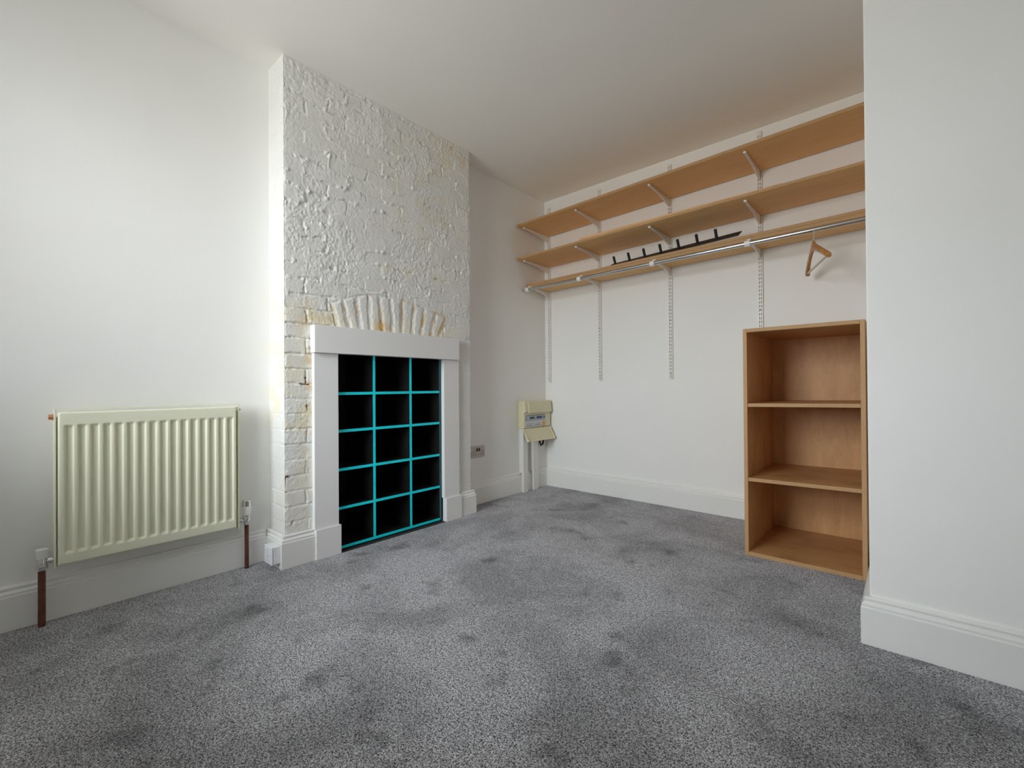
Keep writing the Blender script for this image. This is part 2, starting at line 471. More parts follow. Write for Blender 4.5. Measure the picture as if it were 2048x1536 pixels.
    cream = 0.85 * blob(1.07, 0.95, 0.07, 0.35) * (0.4 + 0.6 * n1) + 0.55 * blob(1.12, 1.2, 0.12, 0.08) * (0.2 + 0.8 * n1) + 0.45 * blob(1.75, 1.56, 0.25, 0.03) * n1 \
        + 0.5 * blob(2.1, 2.42, 0.28, 0.14) * (0.4 + 0.6 * n1) + 0.35 * blob(1.85, 2.05, 0.3, 0.3) * n1 + 0.4 * blob(1.6, 1.22, 0.5, 0.07) * n1 \
        + 0.3 * blob(1.05, 0.4, 0.12, 0.4) * n1 + 0.30 * np.where(leftf, sstep(0.4, 0.7, Z) * (1 - sstep(1.3, 1.5, Z)), 0) * n1 \
        + 0.2 * blob(0.98, 0.9, 0.05, 0.3) * n1
    och = 0.95 * blob(1.14, 1.20, 0.09, 0.045) * (0.1 + 0.9 * n2) + 0.9 * blob(1.49, 1.215, 0.055, 0.035) * (0.5 + 0.5 * n2) + 0.6 * blob(1.87, 1.25, 0.09, 0.07) * n2 * (1 - sstep(0.004, 0.03, dj)) \
        + 0.55 * blob(1.085, 0.95, 0.03, 0.3) * n2 + 0.25 * blob(2.12, 2.40, 0.2, 0.07) * n2 + 0.5 * inside * (1 - sstep(0.002, 0.018, dj)) * n2
    gap = (1 - sstep(0.001, 0.006, d)) * front * (Y < 1.12) * (Z < 0.98) * (Z > 0.3) * sstep(0.2, 0.32, fbm(S * 17, Z * 17, 411, 2))
    bare = np.clip(gap * 1.3 + 0.7 * blob(1.092, 1.09, 0.012, 0.035) * n2 * 1.5, 0, 1)
    sc = np.clip(np.stack([cream, och, bare, np.ones_like(cream)], -1), 0, 1)
    nz, ns = Z.shape
    vid = np.arange(nz * ns).reshape(nz, ns)
    quads = np.stack([vid[:-1, :-1], vid[:-1, 1:], vid[1:, 1:], vid[1:, :-1]], -1)
    cy = (Y[:-1, :-1] + Y[1:, 1:]) / 2; cz = (Z[:-1, :-1] + Z[1:, 1:]) / 2
    isf = front[:-1, :-1] | front[:-1, 1:]
    keep = ~(isf & (cy > OP0) & (cy < OP1) & (cz < OPZ))
    quads = quads[keep]
    me = bpy.data.meshes.new('wall_chimney_breast')
    me.vertices.add(nz * ns); me.vertices.foreach_set('co', P.reshape(-1).astype(np.float32))
    nq = len(quads)
    me.loops.add(nq * 4); me.loops.foreach_set('vertex_index', quads.reshape(-1).astype(np.int32))
    me.polygons.add(nq); me.polygons.foreach_set('loop_start', np.arange(0, nq * 4, 4, dtype=np.int32))
    me.polygons.foreach_set('use_smooth', np.ones(nq, bool))
    me.update(calc_edges=True)
    at = me.color_attributes.new('stain', 'FLOAT_COLOR', 'POINT')
    at.data.foreach_set('color', sc.reshape(-1).astype(np.float32))
    me.materials.append(M['brick'])
    o = bpy.data.objects.new('wall_chimney_breast', me); COL.objects.link(o)
    tag(o, kind='structure')
chimney()
# lining of the old fireplace
bm = NB()
x0 = -0.42
box(bm, x0 - 0.03, x0, OP0 - 0.03, OP1 + 0.03, -0.02, OPZ + 0.03)
box(bm, x0, CX - 0.012, OP0 - 0.03, OP0, -0.02, OPZ + 0.03)
box(bm, x0, CX - 0.012, OP1, OP1 + 0.03, -0.02, OPZ + 0.03)
box(bm, x0, CX - 0.012, OP0, OP1, OPZ, OPZ + 0.03)
struct('wall_fireplace_lining', bm, M['soot'])
bm = NB(); box(bm, x0, CX + 0.027, 1.242, 1.948, -0.02, 0.0025)  # thin dark strip filling the gap below the pigeonhole unit
h_ = obj('infill_slab', bm, M['infill'], origin=(0.1, 1.6, 0))
tag(h_, 'thin dark hearth strip on the floor under the turquoise edged pigeonhole unit', 'infill')

# ------------------------------------------------------------------ fireplace surround
t = thing('fireplace_surround', 'plain white board fireplace surround on the rough white brick chimney breast', 'fireplace surround', (CX, 1.59, 0))
bm = NB(); box(bm, CX - 0.008, CX + 0.044, 1.096, 2.060, 1.046, 1.186)
obj('header_board', bm, M['surround'], t, bevel=0.002)
for y0, y1 in ((1.103, 1.2315), (1.9455, 2.0755)):
    bm = NB(); box(bm, CX - 0.006, CX + 0.022, y0, y1, 0.1515, 1.0455)
    obj('upright_board', bm, M['surround'], t, bevel=0.002)
for y0, y1 in ((1.106, 1.2400), (1.9535, 2.0865)):
    bm = NB(); box(bm, CX - 0.006, CX + 0.032, y0, y1, 0.0, 0.1515)
    obj('plinth_block', bm, M['surround'], t, bevel=0.002)

# ------------------------------------------------------------------ pigeonhole unit inside the fireplace
t = thing('pigeonhole_unit', 'black pigeonhole unit with bright turquoise front edges inside the white fireplace surround', 'shelf unit', (0, 1.6, 0))
cf = CX - 0.004            # front edge
cb = cf - 0.30
ZB = [0.018, 0.2265, 0.4310, 0.6365, 0.8365]
def board(nm, y0, y1, z0, z1, edge):
    bm = NB(); box(bm, cb, cf - 0.002, y0, y1, z0, z1, 0)
    o = obj(nm, bm, M['cubby_black'], t)
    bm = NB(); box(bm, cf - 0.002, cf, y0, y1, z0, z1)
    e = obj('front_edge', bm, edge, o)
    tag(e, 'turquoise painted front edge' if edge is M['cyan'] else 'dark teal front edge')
    return o
th = 0.0145
yv = [1.218, 1.4575, 1.706, 1.9345]
for z in ZB: board('shelf_board', yv[0] + th / 2, yv[3] - th / 2, z - th / 2, z + th / 2, M['cyan'])
board('top_board', yv[0] + th / 2, yv[3] - th / 2, 1.062, 1.0765, M['cyan'])
for y in yv[1:3]:
    # divider pieces between the shelves
    zz = ZB + [1.069]
    for a, b_ in zip(zz[:-1], zz[1:]): board('divider', y - th / 2, y + th / 2, a + th / 2, b_ - th / 2, M['cyan'])
board('side_panel', yv[0] - th / 2, yv[0] + th / 2, ZB[0] - th / 2, 1.0765, M['cyan'])
board('side_panel', yv[3] - th / 2, yv[3] + th / 2, ZB[0] - th / 2, 1.0765, M['teal'])  # front edge of this panel is a darker teal than the rest
bm = NB(); box(bm, cb - 0.008, cb, yv[0] - th / 2, yv[3] + th / 2, ZB[0] - th / 2, 1.0765)
obj('back_panel', bm, M['cubby_black'], t)
for y in (1.26, 1.90):
    bm = NB(); box(bm, cb, cf - 0.05, y - 0.02, y + 0.02, 0.0025, ZB[0] - th / 2)
    obj('foot_batten', bm, M['cubby_black'], t)

# ------------------------------------------------------------------ radiator
def radiator():
    y0, y1, z0, z1 = 0.190, 0.803, 0.206, 0.796
    xf, xb = 0.052, 0.008
    t = thing('radiator', 'cream steel panel radiator with vertical flutes mounted on the alcove wall', 'radiator', (XL, 0.5, 0.2))
    # front panel with pressed flutes
    ya, yb, za, zb = y0 + 0.010, y1 - 0.014, z0 + 0.010, z1 - 0.012
    nfl = 16
    yy = np.unique(np.concatenate([np.linspace(ya, yb, 241)]))
    zz = np.unique(np.concatenate([np.linspace(za, za + 0.07, 36), np.linspace(za + 0.07, zb - 0.07, 12), np.linspace(zb - 0.07, zb, 36)]))
    c0, c1 = ya + 0.030, yb - 0.026
    pitch = (c1 - c0) / (nfl - 1)
    bm = NB()
    def hh(y, z):
        k = min(max(round((y - c0) / pitch), 0), nfl - 1)
        dy = abs(y - (c0 + k * pitch))
        a = min(max((0.0145 - dy) / 0.0065, 0), 1); a = a * a * (3 - 2 * a)
        e = min(z - (za + 0.037), (zb - 0.046) - z)
        b = min(max(e / 0.014, 0), 1); b = b * b * (3 - 2 * b)
        r = min(y - ya, yb - y, z - za, zb - z)
        lip = 0.006 * (1 - min(r / 0.006, 1)) ** 2
        return xf - 0.0095 * a * b - lip
    g = [[bm.verts.new((hh(y, z), y, z)) for y in yy] for z in zz]
    for i in range(len(zz) - 1):
        for j in range(len(yy) - 1):
            bm.faces.new([g[i][j], g[i][j + 1], g[i + 1][j + 1], g[i + 1][j]])
    # returned edges and back
    ring = g[0][:] + [r[-1] for r in g[1:]] + g[-1][-2::-1] + [r[0] for r in g[-2:0:-1]]
    back = [bm.verts.new((xf - 0.022, v.co.y, v.co.z)) for v in ring]
    n = len(ring)
    for i in range(n): bm.faces.new([ring[i], ring[(i + 1) % n], back[(i + 1) % n], back[i]])
    bm.faces.new(back)
    obj('front_panel', bm, M['radiator'], t, smooth=True)
    # casing round the panel: two end plates, bottom rail
    for a, b_ in ((y0, y0 + 0.006), (y1 - 0.006, y1)):
        bm = NB(); box(bm, xb, xf - 0.008, a, b_, z0, z1)
        obj('end_plate', bm, M['radiator'], t, bevel=0.0015)
    bm = NB(); box(bm, xb, xf - 0.024, y0 + 0.0062, y1 - 0.0062, z0 + 0.003, z1 - 0.03)
    obj('back_panel', bm, M['radiator'], t, bevel=0.002)
    bm = NB()
    k = int((y1 - y0 - 0.03) / 0.012)
    box(bm, xb, xb + 0.006, y0 + 0.0062, y1 - 0.0062, z1 - 0.0035, z1)
    box(bm, xf - 0.014, xf - 0.008, y0 + 0.0062, y1 - 0.0062, z1 - 0.0035, z1)
    for i in range(k):
        a = y0 + 0.0145 + i * 0.012
        box(bm, xb + 0.006, xf - 0.014, a, a + 0.005, z1 - 0.0035, z1)
    obj('top_grille', bm, M['radiator'], t)
    for y in (0.30, 0.69):
        bm = NB(); box(bm, XL, xb, y - 0.02, y + 0.02, 0.30, 0.70)
        obj('wall_bracket', bm, M['radiator'], t, bevel=0.002)
    bm = NB(); lathe(bm, (0.024, y0 - 0.0005, 0.766), (0, -1, 0), [(0, 0.0125), (0.004, 0.0125), (0.004, 0.011), (0.013, 0.011)], 6)
    tag(obj('blanking_plug', bm, M['brass'], t), 'copper coloured hexagonal plug')
    bm = NB(); lathe(bm, (0.024, y1 + 0.0005, 0.768), (0, 1, 0), [(0, 0.010), (0.004, 0.010), (0.004, 0.004), (0.010, 0.004)], 12)
    tag(obj('bleed_valve', bm, M['chrome'], t), 'small chrome bleed valve')
radiator()

def pipe(x, y, r, ztop, label):
    bm = NB(); tube(bm, [(x, y, 0), (x, y, ztop)], r, 20)
    o = obj('radiator_pipe', bm, M['copper'], smooth=True, origin=(x, y, 0))
    tag(o, label, 'pipe', 'copper pipes feeding the radiator')
pipe(0.0178, 0.160, 0.0106, 0.2045, 'bare copper pipe rising from the carpet below the capped valve, nearest the window')
pipe(0.0050, 0.845, 0.0095, 0.2105, 'bare copper pipe rising from the carpet below the thermostatic valve beside the chimney breast')

t = thing('lockshield_valve', 'capped radiator valve with plain white cap at the radiator end away from the chimney breast', 'valve', (0.0178, 0.160, 0.2), 'valves on the radiator')
x, y = 0.0178, 0.160
bm = NB(); lathe(bm, (x, y, 0.2045), (0, 0, 1), [(0, 0.0165), (0.003, 0.0175), (0.016, 0.0175), (0.019, 0.0165)], 6)
obj('compression_nut', bm, M['chrome'], t, bevel=0.001)
bm = NB(); lathe(bm, (x, y, 0.2236), (0, 0, 1), [(0, 0.014), (0.018, 0.014), (0.021, 0.0125), (0.024, 0.0125)], 24)
lathe(bm, (x, y + 0.0125, 0.235), (0, 1, 0.0), [(0, 0.0075), (0.004, 0.0075), (0.004, 0.0115), (0.013, 0.0115), (0.013, 0.008), (0.0175, 0.008)], 12)
obj('valve_body', bm, M['chrome'], t, smooth=True)
bm = NB(); lathe(bm, (x, y, 0.2478), (0, 0, 1), [(0, 0.0150), (0.002, 0.0158), (0.030, 0.0165), (0.0315, 0.0180), (0.0335, 0.0180), (0.0335, 0.012), (0.0325, 0.003)], 28)
obj('valve_cap', bm, M['plastic'], t, smooth=True)

t = thing('thermostatic_valve', 'thermostatic radiator valve with white head and chrome top beside the chimney breast', 'valve', (0.005, 0.845, 0.2), 'valves on the radiator')
x, y = 0.005, 0.845
bm = NB(); lathe(bm, (x, y, 0.2105), (0, 0, 1), [(0, 0.0135), (0.002, 0.0145), (0.013, 0.0145), (0.015, 0.0135)], 6)
obj('compression_nut', bm, M['chrome'], t, bevel=0.001)
bm = NB(); lathe(bm, (x, y, 0.2257), (0, 0, 1), [(0, 0.012), (0.006, 0.016), (0.018, 0.016), (0.022, 0.0145), (0.022, 0.017), (0.031, 0.017)], 24)
lathe(bm, (x, y - 0.0125, 0.233), (0, -1, 0), [(0, 0.0075), (0.008, 0.0075), (0.008, 0.0125), (0.018, 0.0125), (0.018, 0.008), (0.0285, 0.008)], 12)
obj('valve_body', bm, M['chrome'], t, smooth=True)
bm = NB(); lathe(bm, (x, y, 0.2569), (0, 0, 1), [(0, 0.0165), (0.002, 0.0195), (0.016, 0.0205), (0.040, 0.0205), (0.042, 0.0195)], 32)
o = obj('thermostat_head', bm, M['plastic'], t, smooth=True)
bm = NB()
for k in range(2): lathe(bm, (x, y, 0.264 + k * 0.004), (0, 0, 1), [(0, 0.0210), (0.0012, 0.0210)], 32)
obj('grip_ring', bm, M['plastic'], o, smooth=True)
bm = NB(); lathe(bm, (x, y, 0.2991), (0, 0, 1), [(0, 0.0192), (0.026, 0.0185), (0.0285, 0.0165), (0.029, 0.010)], 32)
obj('head_cap', bm, M['chrome'], t, smooth=True)

# ------------------------------------------------------------------ sockets
# surface box low on the chimney breast, facing the window
yb_ = Y1 - TB
t = thing('surface_socket', 'white surface mounted single socket box low on the side of the chimney breast', 'socket', (0.08, yb_, 0.07))
sx0, sx1, sz0, sz1 = 0.067, 0.1545, 0.030, 0.1145
bm = NB(); box(bm, sx0 + 0.001, sx1 - 0.001, yb_ - 0.032, yb_, sz0 + 0.001, sz1 - 0.001)
obj('mounting_box', bm, M['socketwhite'], t, bevel=0.003)
bm = NB(); box(bm, sx0, sx1, yb_ - 0.041, yb_ - 0.0325, sz0, sz1)
p_ = obj('face_plate', bm, M['socketwhite'], t, bevel=0.003)
for dx_, dz_, w_, h_2 in ((0, -0.002, 0.0035, 0.007), (-0.0115, -0.021, 0.0055, 0.0035), (0.0115, -0.021, 0.0055, 0.0035)):
    bm = NB(); box(bm, 0.111 + dx_ - w_ / 2, 0.111 + dx_ + w_ / 2, yb_ - 0.0414, yb_ - 0.041, 0.066 + dz_ - h_2 / 2, 0.066 + dz_ + h_2 / 2)
    obj('pin_hole', bm, M['pingrey'], p_)
bm = NB(); box(bm, 0.092, 0.106, yb_ - 0.0445, yb_ - 0.041, 0.080, 0.102)
obj('rocker_switch', bm, M['socketwhite'], p_, bevel=0.001)

t = thing('double_socket', 'flat brushed metal double socket on the recess wall beside the chimney breast', 'socket', (0, 2.40, 0.385))
bm = NB(); box(bm, 0.0, 0.007, 2.333, 2.4725, 0.343, 0.4275)
p_ = obj('face_plate', bm, M['pinkplate'], t, bevel=0.0025)
for c_ in (2.366, 2.440):
    for dy_, dz_, w_, h_2 in ((0, 0.004, 0.005, 0.010), (-0.0115, -0.017, 0.008, 0.005), (0.0115, -0.017, 0.008, 0.005)):
        bm = NB(); box(bm, 0.0072, 0.0076, c_ + dy_ - w_ / 2, c_ + dy_ + w_ / 2, 0.383 + dz_ - h_2 / 2, 0.383 + dz_ + h_2 / 2)
        obj('pin_hole', bm, M['socketdark'], p_)
for c_ in (2.391, 2.414):
    bm = NB(); box(bm, 0.0068, 0.0105, c_ - 0.006, c_ + 0.006, 0.389, 0.411)
    obj('rocker_switch', bm, M['socketdark'], p_, bevel=0.001)
for c_ in (2.345, 2.461):
    bm = NB(); lathe(bm, (0.0068, c_, 0.385), (1, 0, 0), [(0, 0.0032), (0.001, 0.0032)], 12)
    obj('fixing_screw', bm, M['socketdark'], p_)

# ------------------------------------------------------------------ consumer unit with its flap open, trunking, cable
cy0, cy1 = 2.864, 3.222
t = thing('consumer_unit', 'cream electrical consumer unit with open drop-down flap in the corner of the recess', 'fuse box', (0, 3.04, 0.53))
bm = NB()
prism(bm, [(0.002, 0.535), (0.010, 0.524), (0.058, 0.524), (0.066, 0.530), (0.066, 0.650), (0.080, 0.656), (0.080, 0.668), (0.072, 0.738), (0.062, 0.748), (0.002, 0.748)], 'y', cy0, cy1)
o = obj('housing', bm, M['cream'], t, bevel=0.003)
bm = NB(); prism(bm, [(0.0665, 0.652), (0.087, 0.648), (0.087, 0.668), (0.078, 0.742), (0.0665, 0.752)], 'y', cy0 + 0.045, cy1 - 0.004)
obj('hood', bm, M['cream'], t, bevel=0.003)
bm = NB(); box(bm, 0.0663, 0.0675, cy0 + 0.016, cy1 - 0.070, 0.532, 0.632)
o = obj('label_panel', bm, M['labelpale'], t); tag(o, 'pale printed label')
bm = NB(); box(bm, 0.0676, 0.0682, cy0 + 0.020, cy1 - 0.075, 0.582, 0.630)
gl_ = obj('circuit_label', bm, M['labelgrey'], t); tag(gl_, 'blue grey printed circuit label')
bm = NB()
box(bm, 0.0683, 0.0688, cy0 + 0.020, cy1 - 0.075, 0.6265, 0.6300)
for k in range(3): box(bm, 0.0683, 0.0688, cy0 + 0.022, cy0 + 0.030, 0.586 + k * 0.014, 0.596 + k * 0.014)
for ya_, n_ in ((cy0 + 0.075, 5), (cy0 + 0.165, 6)):
    for k in range(n_): box(bm, 0.0683, 0.0688, ya_ + k * 0.0115, ya_ + k * 0.0115 + 0.007, 0.598 + 0.003 * (k % 2), 0.618)
tag(obj('printed_lettering', bm, M['labelink'], gl_), kind='stuff')
for k, (a, n_) in enumerate(((cy0 + 0.075, 5), (cy0 + 0.165, 6), (cy1 - 0.098, 1))):
    for i in range(n_):
        bm = NB(); box(bm, 0.0689, 0.077, a + i * 0.0115 + 0.001, a + i * 0.0115 + 0.006, 0.603, 0.612)
        obj('breaker_switch', bm, M['labelink'], t)
bm = NB(); box(bm, 0.0676, 0.0684, cy1 - 0.112, cy1 - 0.078, 0.534, 0.572)
tag(obj('warning_sticker', bm, M['orange'], t), 'orange warning sticker')
bm = NB()
for a in (cy0 + 0.03, cy0 + 0.14): box(bm, 0.0676, 0.0681, a, a + 0.09, 0.540, 0.543); box(bm, 0.0676, 0.0681, a, a + 0.075, 0.549, 0.551); box(bm, 0.0676, 0.0681, a + 0.01, a + 0.085, 0.560, 0.562)
tag(obj('printed_lettering', bm, M['labelink'], o), kind='stuff')
# open flap: a shallow tray hinged along the bottom edge
bm = NB()
fx0, fz0, fx1, fz1 = 0.0675, 0.522, 0.112, 0.418
dxn, dzn = (fx1 - fx0), (fz1 - fz0); L_ = math.hypot(dxn, dzn); nx_, nz_ = -dzn / L_, dxn / L_
fy0, fy1 = 2.850, 3.214
prism(bm, [(fx0, fz0), (fx1, fz1), (fx1 + 0.002 * nx_, fz1 + 0.002 * nz_), (fx0 + 0.002 * nx_, fz0 + 0.002 * nz_)], 'y', fy0, fy1)
for a, b_ in ((fy0, fy0 + 0.003), (fy1 - 0.003, fy1)):
    prism(bm, [(fx0 + 0.002 * nx_, fz0 + 0.002 * nz_), (fx1 + 0.002 * nx_, fz1 + 0.002 * nz_), (fx1 + 0.018 * nx_, fz1 + 0.018 * nz_), (fx0 + 0.006 * nx_, fz0 + 0.006 * nz_)], 'y', a, b_)
obj('flap', bm, M['cream'], t, bevel=0.001)

def trunk(y0, y1, x1, ztop, label):
    bm = NB()
    box(bm, 0.0, x1, y0, y1, HB + 0.0005, ztop); box(bm, TB + 0.001, x1 + 0.004, y0, y1, 0.0, HB + 0.0005)
    o = obj('cable_trunking', bm, M['trunk'], origin=(0, (y0 + y1) / 2, 0), bevel=0.0015)
    tag(o, label, 'cable trunking', 'white trunking below the consumer unit')
trunk(2.879, 2.936, 0.046, 0.5235, 'deep white cable trunking below the cream consumer unit, nearer the chimney breast')
trunk(3.012, 3.080, 0.042, 0.5235, 'flat white cable trunking below the cream consumer unit, nearer the corner')
bm = NB()
tube(bm, [(0.030, 3.100, 0.5235), (0.034, 3.104, 0.44), (0.035, 3.114, 0.385), (0.034, 3.132, 0.362), (0.032, 3.155, 0.368), (0.029, 3.170, 0.40), (0.024, 3.175, 0.45), (0.020, 3.175, 0.5235)], 0.0085, 12)
o = obj('power_cable', bm, M['rubber'], smooth=True, origin=(0.03, 3.13, 0.52))
tag(o, 'looped black cable hanging below the open cream consumer unit', 'cable')

# ------------------------------------------------------------------ twin-slot shelving on the back wall
SX = [0.055, 0.559, 1.135, 1.7145]
WHERE = ['nearest the left corner', 'second from the left corner', 'third from the left corner', 'above the plywood bookcase']
XRAIL = D - 0.013           # front of the uprights
def upright(i):
    x = SX[i]; zt = [2.432, 2.447, 2.454, 2.473][i]; zb = [0.902, 0.912, 0.917, 0.922][i]
    w = 0.0130
    y = XRAIL
    bm = NB()
    cols = [-w, -0.0074, -0.0036, 0.0036, 0.0074, w]
    zz = [zb]; kinds = ['s']
    z = zb + 0.010
    while z + 0.020 < zt:
        zz += [z, z + 0.015]; z += 0.025
    zz.append(zt)
    g = [[bm.verts.new((x + c, y, z)) for c in cols] for z in zz]
    for r in range(len(zz) - 1):
        slot = r % 2 == 1
        for c in range(5):
            if slot and c in (1, 3): continue
            bm.faces.new([g[r][c], g[r][c + 1], g[r + 1][c + 1], g[r + 1][c]])
    for sgn, c in ((-1, 0), (1, 5)):
        back = [bm.verts.new((x + sgn * w, D, z)) for z in zz]
        for r in range(len(zz) - 1):
            bm.faces.new([g[r][c], g[r + 1][c], back[r + 1], back[r]])
    o = obj('shelf_upright', bm, M['steel'], solidify=0.0014, origin=(x, D, zb))
    tag(o, 'white twin-slot shelf upright on the back wall, ' + WHERE[i], 'shelf upright', 'slotted uprights of the wall shelving')
    for z in (zb + 0.0325, zb + 0.42, zb + 0.82):
        bm = NB(); lathe(bm, (x, y - 0.001, z), (0, -1, 0), [(0, 0.0028), (0.001, 0.0028)], 10)
        obj('fixing_screw', bm, M['socketdark'], o)
for i in range(4): upright(i)

def top_z(x): return 2.176 + 0.0247 * x
def mid_z(x): return 1.906 + 0.0176 * x
def low_z(x): return 1.6926 + 0.0168 * x

def make_bracket(length, rear, name):
    """bracket with its top back corner at the origin, running to -y"""
    t = thing(name, 'x', 'shelf bracket', (0, 0, 0), 'white brackets under the wall shelves')
    bm = NB()
    ytip = -length
    pts = [(0.0, 0.0), (ytip + 0.006, 0.0), (ytip + 0.006, -0.011), (-length * 0.45, -0.0235), (-length * 0.45 + 0.004, -0.0205), (-length * 0.45 + 0.010, -0.0245), (-0.012, -rear), (0.0, -rear)]
    prism(bm, pts, 'x', -0.0055, 0.0055)
    obj('arm', bm, M['steel'], t, bevel=0.0012)
    bm = NB()
    pc = [(ytip + 0.012, -0.001)]
    for k in range(9):
        a = PI / 2 + k * PI / 8
        pc.append((ytip + 0.005 + 0.0078 * math.cos(a), -0.0068 + 0.0066 * math.sin(a)))
    pc.append((ytip + 0.012, -0.0125))
    prism(bm, pc, 'x', -0.0078, 0.0078)
    o = obj('end_cap', bm, M['plastic'], t, bevel=0.0012)
    tag(o, 'white plastic end cap')
    for z in (-0.010, -rear + 0.010):
        bm = NB(); box(bm, -0.0050, 0.0050, 0.0, 0.0006, z - 0.005, z + 0.004)
        obj('hook', bm, M['steel'], t)
    return t
protoL = make_bracket(0.338, 0.052, 'shelf_bracket')
protoS = make_bracket(0.248, 0.050, 'shelf_bracket')
for lvl, (fz, proto, nm) in enumerate(((top_z, protoL, 'top shelf'), (mid_z, protoL, 'middle shelf'), (low_z, protoS, 'lowest narrow shelf'))):
    for i, x in enumerate(SX):
        first = (i == 0 and lvl in (0, 2))
        b_ = proto if first else copy_tree(proto)
        b_.location = (x, XRAIL - 0.001, fz(x) - 0.0008)
        b_['label'] = 'white tapered bracket under the ' + nm + ' at the upright ' + WHERE[i]
        ORG[b_.name] = Vector(b_.location)

def shelf(nm, label, x0, x1, y0, y1, fz, t, lift=0.0, edge='edge_z', yslant=0.0):
    bm = NB()
    vs = slopebox(bm, x0, x1, y0, y1, fz(x0) + lift, fz(x1) + lift, t)
    if yslant:
        for v in vs:
            if abs(v.co.y - y0) < 1e-4: v.co.y += yslant * (v.co.x - x0) / (x1 - x0)
    bmesh.ops.recalc_face_normals(bm, faces=bm.faces[:])
    for f in bm.faces:
        f.normal_update()
        if abs(f.normal.z) < 0.5: f.material_index = 1
    o = obj(nm, bm, [M['ply_x'], M[edge]], origin=(x0, y1, fz(x0)), bevel=0.0012)
    tag(o, label, 'shelf', 'plywood wall shelves')
shelf('wall_shelf', 'deep plywood wall shelf closest to the ceiling', 0.012, PX - 0.004, 2.850, D - 0.0145, top_z, 0.017)
shelf('wall_shelf', 'deep plywood wall shelf below the topmost one, with a loose board on it', 0.012, PX - 0.004, 2.850, D - 0.0145, mid_z, 0.015)
shelf('wall_shelf', 'narrow plywood wall shelf directly behind the chrome hanging rail', 0.006, PX - 0.004, 2.985, D - 0.0145, low_z, 0.018)
shelf('wall_shelf', 'narrow plywood board stacked on the lowest wall shelf beneath the black coat rack', 0.006, PX - 0.004, 2.985, D - 0.0145, low_z, 0.018, lift=0.0188)
shelf('loose_board', 'loose plywood board with raw edge coloured as lit lying on the middle wall shelf', 0.615, 1.90, 2.853, 3.10, mid_z, 0.018, lift=0.0158, edge='lit_edge', yslant=0.035)

# chrome hanging rail and its supports
RY = 2.938
def rod_z(x): return 1.6685 + 0.0137 * x
RRAD = 0.0125
bm = NB(); tube(bm, [(0.003, RY, rod_z(0.003)), (PX - 0.003, RY, rod_z(PX))], RRAD, 32)
o = obj('hanging_rail', bm, M['rod'], smooth=True, origin=(0.003, RY, rod_z(0)))
tag(o, 'long polished steel hanging rail in front of the lowest wall shelf', 'clothes rail')
def support(i):
    x = SX[i]; z = rod_z(x)
    t = thing('rail_support', 'white rail support clip on the bracket ' + WHERE[i], 'rail support', (x, RY, z), 'white clips holding the hanging rail')
    bm = NB()
    n = 20; w = 0.015
    ro, ri = 0.0175, RRAD + 0.0006
    vs = []
    for xx in (x - w, x + w):
        for r in (ri, ro):
            vs.append([bm.verts.new((xx, RY + r * math.cos(2 * PI * k / n), z + r * math.sin(2 * PI * k / n))) for k in range(n)])
    for k in range(n):
        k2 = (k + 1) % n
        bm.faces.new([vs[1][k], vs[1][k2], vs[3][k2], vs[3][k]])
        bm.faces.new([vs[0][k], vs[0][k2], vs[2][k2], vs[2][k]])
        bm.faces.new([vs[0][k], vs[0][k2], vs[1][k2], vs[1][k]])
        bm.faces.new([vs[2][k], vs[2][k2], vs[3][k2], vs[3][k]])
    obj('rail_sleeve', bm, M['plastic'], t, smooth=True)
    bm = NB(); prism(bm, [(RY + 0.010, z + 0.0148), (RY + 0.018, z + 0.004), (2.982, z + 0.004), (2.982, z + 0.034), (2.962, z + 0.034), (RY + 0.016, z + 0.026)], 'x', x - 0.009, x + 0.012)
    obj('clip', bm, M['plastic'], t, bevel=0.0015)
for i in range(4): support(i)

# black coat rack lying on the lowest shelf
t = thing('coat_rack', 'black metal coat rack with seven pegs lying on the lowest wall shelf', 'coat rack', (1.2, 3.10, 1.76))
tilt = math.radians(30)
def rk(x, a, n):   # a along the plate (towards the wall, upwards), n along its normal (towards the room, upwards)
    k = (x - 0.785) / 0.735
    z0 = low_z(x) + 0.0385 + 0.008 * max(k + 0.07, 0)
    return (x, 3.046 - 0.036 * k + a * math.cos(tilt) - n * math.sin(tilt), z0 + a * math.sin(tilt) + n * math.cos(tilt))
bm = NB()
xa, xb2 = 0.735, 1.650
for i in range(1):
    vs = []
    for x in (xa, xb2):
        vs.append([bm.verts.new(rk(x, a, n)) for a, n in ((0, 0), (0.088, 0), (0.088, 0.006), (0.0, 0.006))])
    for k in range(4): bm.faces.new([vs[0][k], vs[0][(k + 1) % 4], vs[1][(k + 1) % 4], vs[1][k]])
    bm.faces.new(vs[0]); bm.faces.new(vs[1])
obj('rack_plate', bm, M['blackmetal'], t, bevel=0.0015)
PEG = [0.790, 0.908, 1.027, 1.147, 1.272, 1.396, 1.515]
for x in PEG:
    bm = NB()
    tube(bm, [rk(x, 0.034, 0.0062), rk(x, 0.034, 0.040), rk(x, 0.034, 0.066), rk(x, 0.034, 0.0685)], [0.0088, 0.0088, 0.0092, 0.006], 16)
    pg = obj('peg', bm, M['blackmetal'], t, smooth=True)
    bm = NB(); tube(bm, [rk(x + 0.022, 0.034, 0.0062), rk(x + 0.022, 0.034, 0.012)], [0.010, 0.006], 12)
    obj('peg_hook', bm, M['blackmetal'], pg, smooth=True)

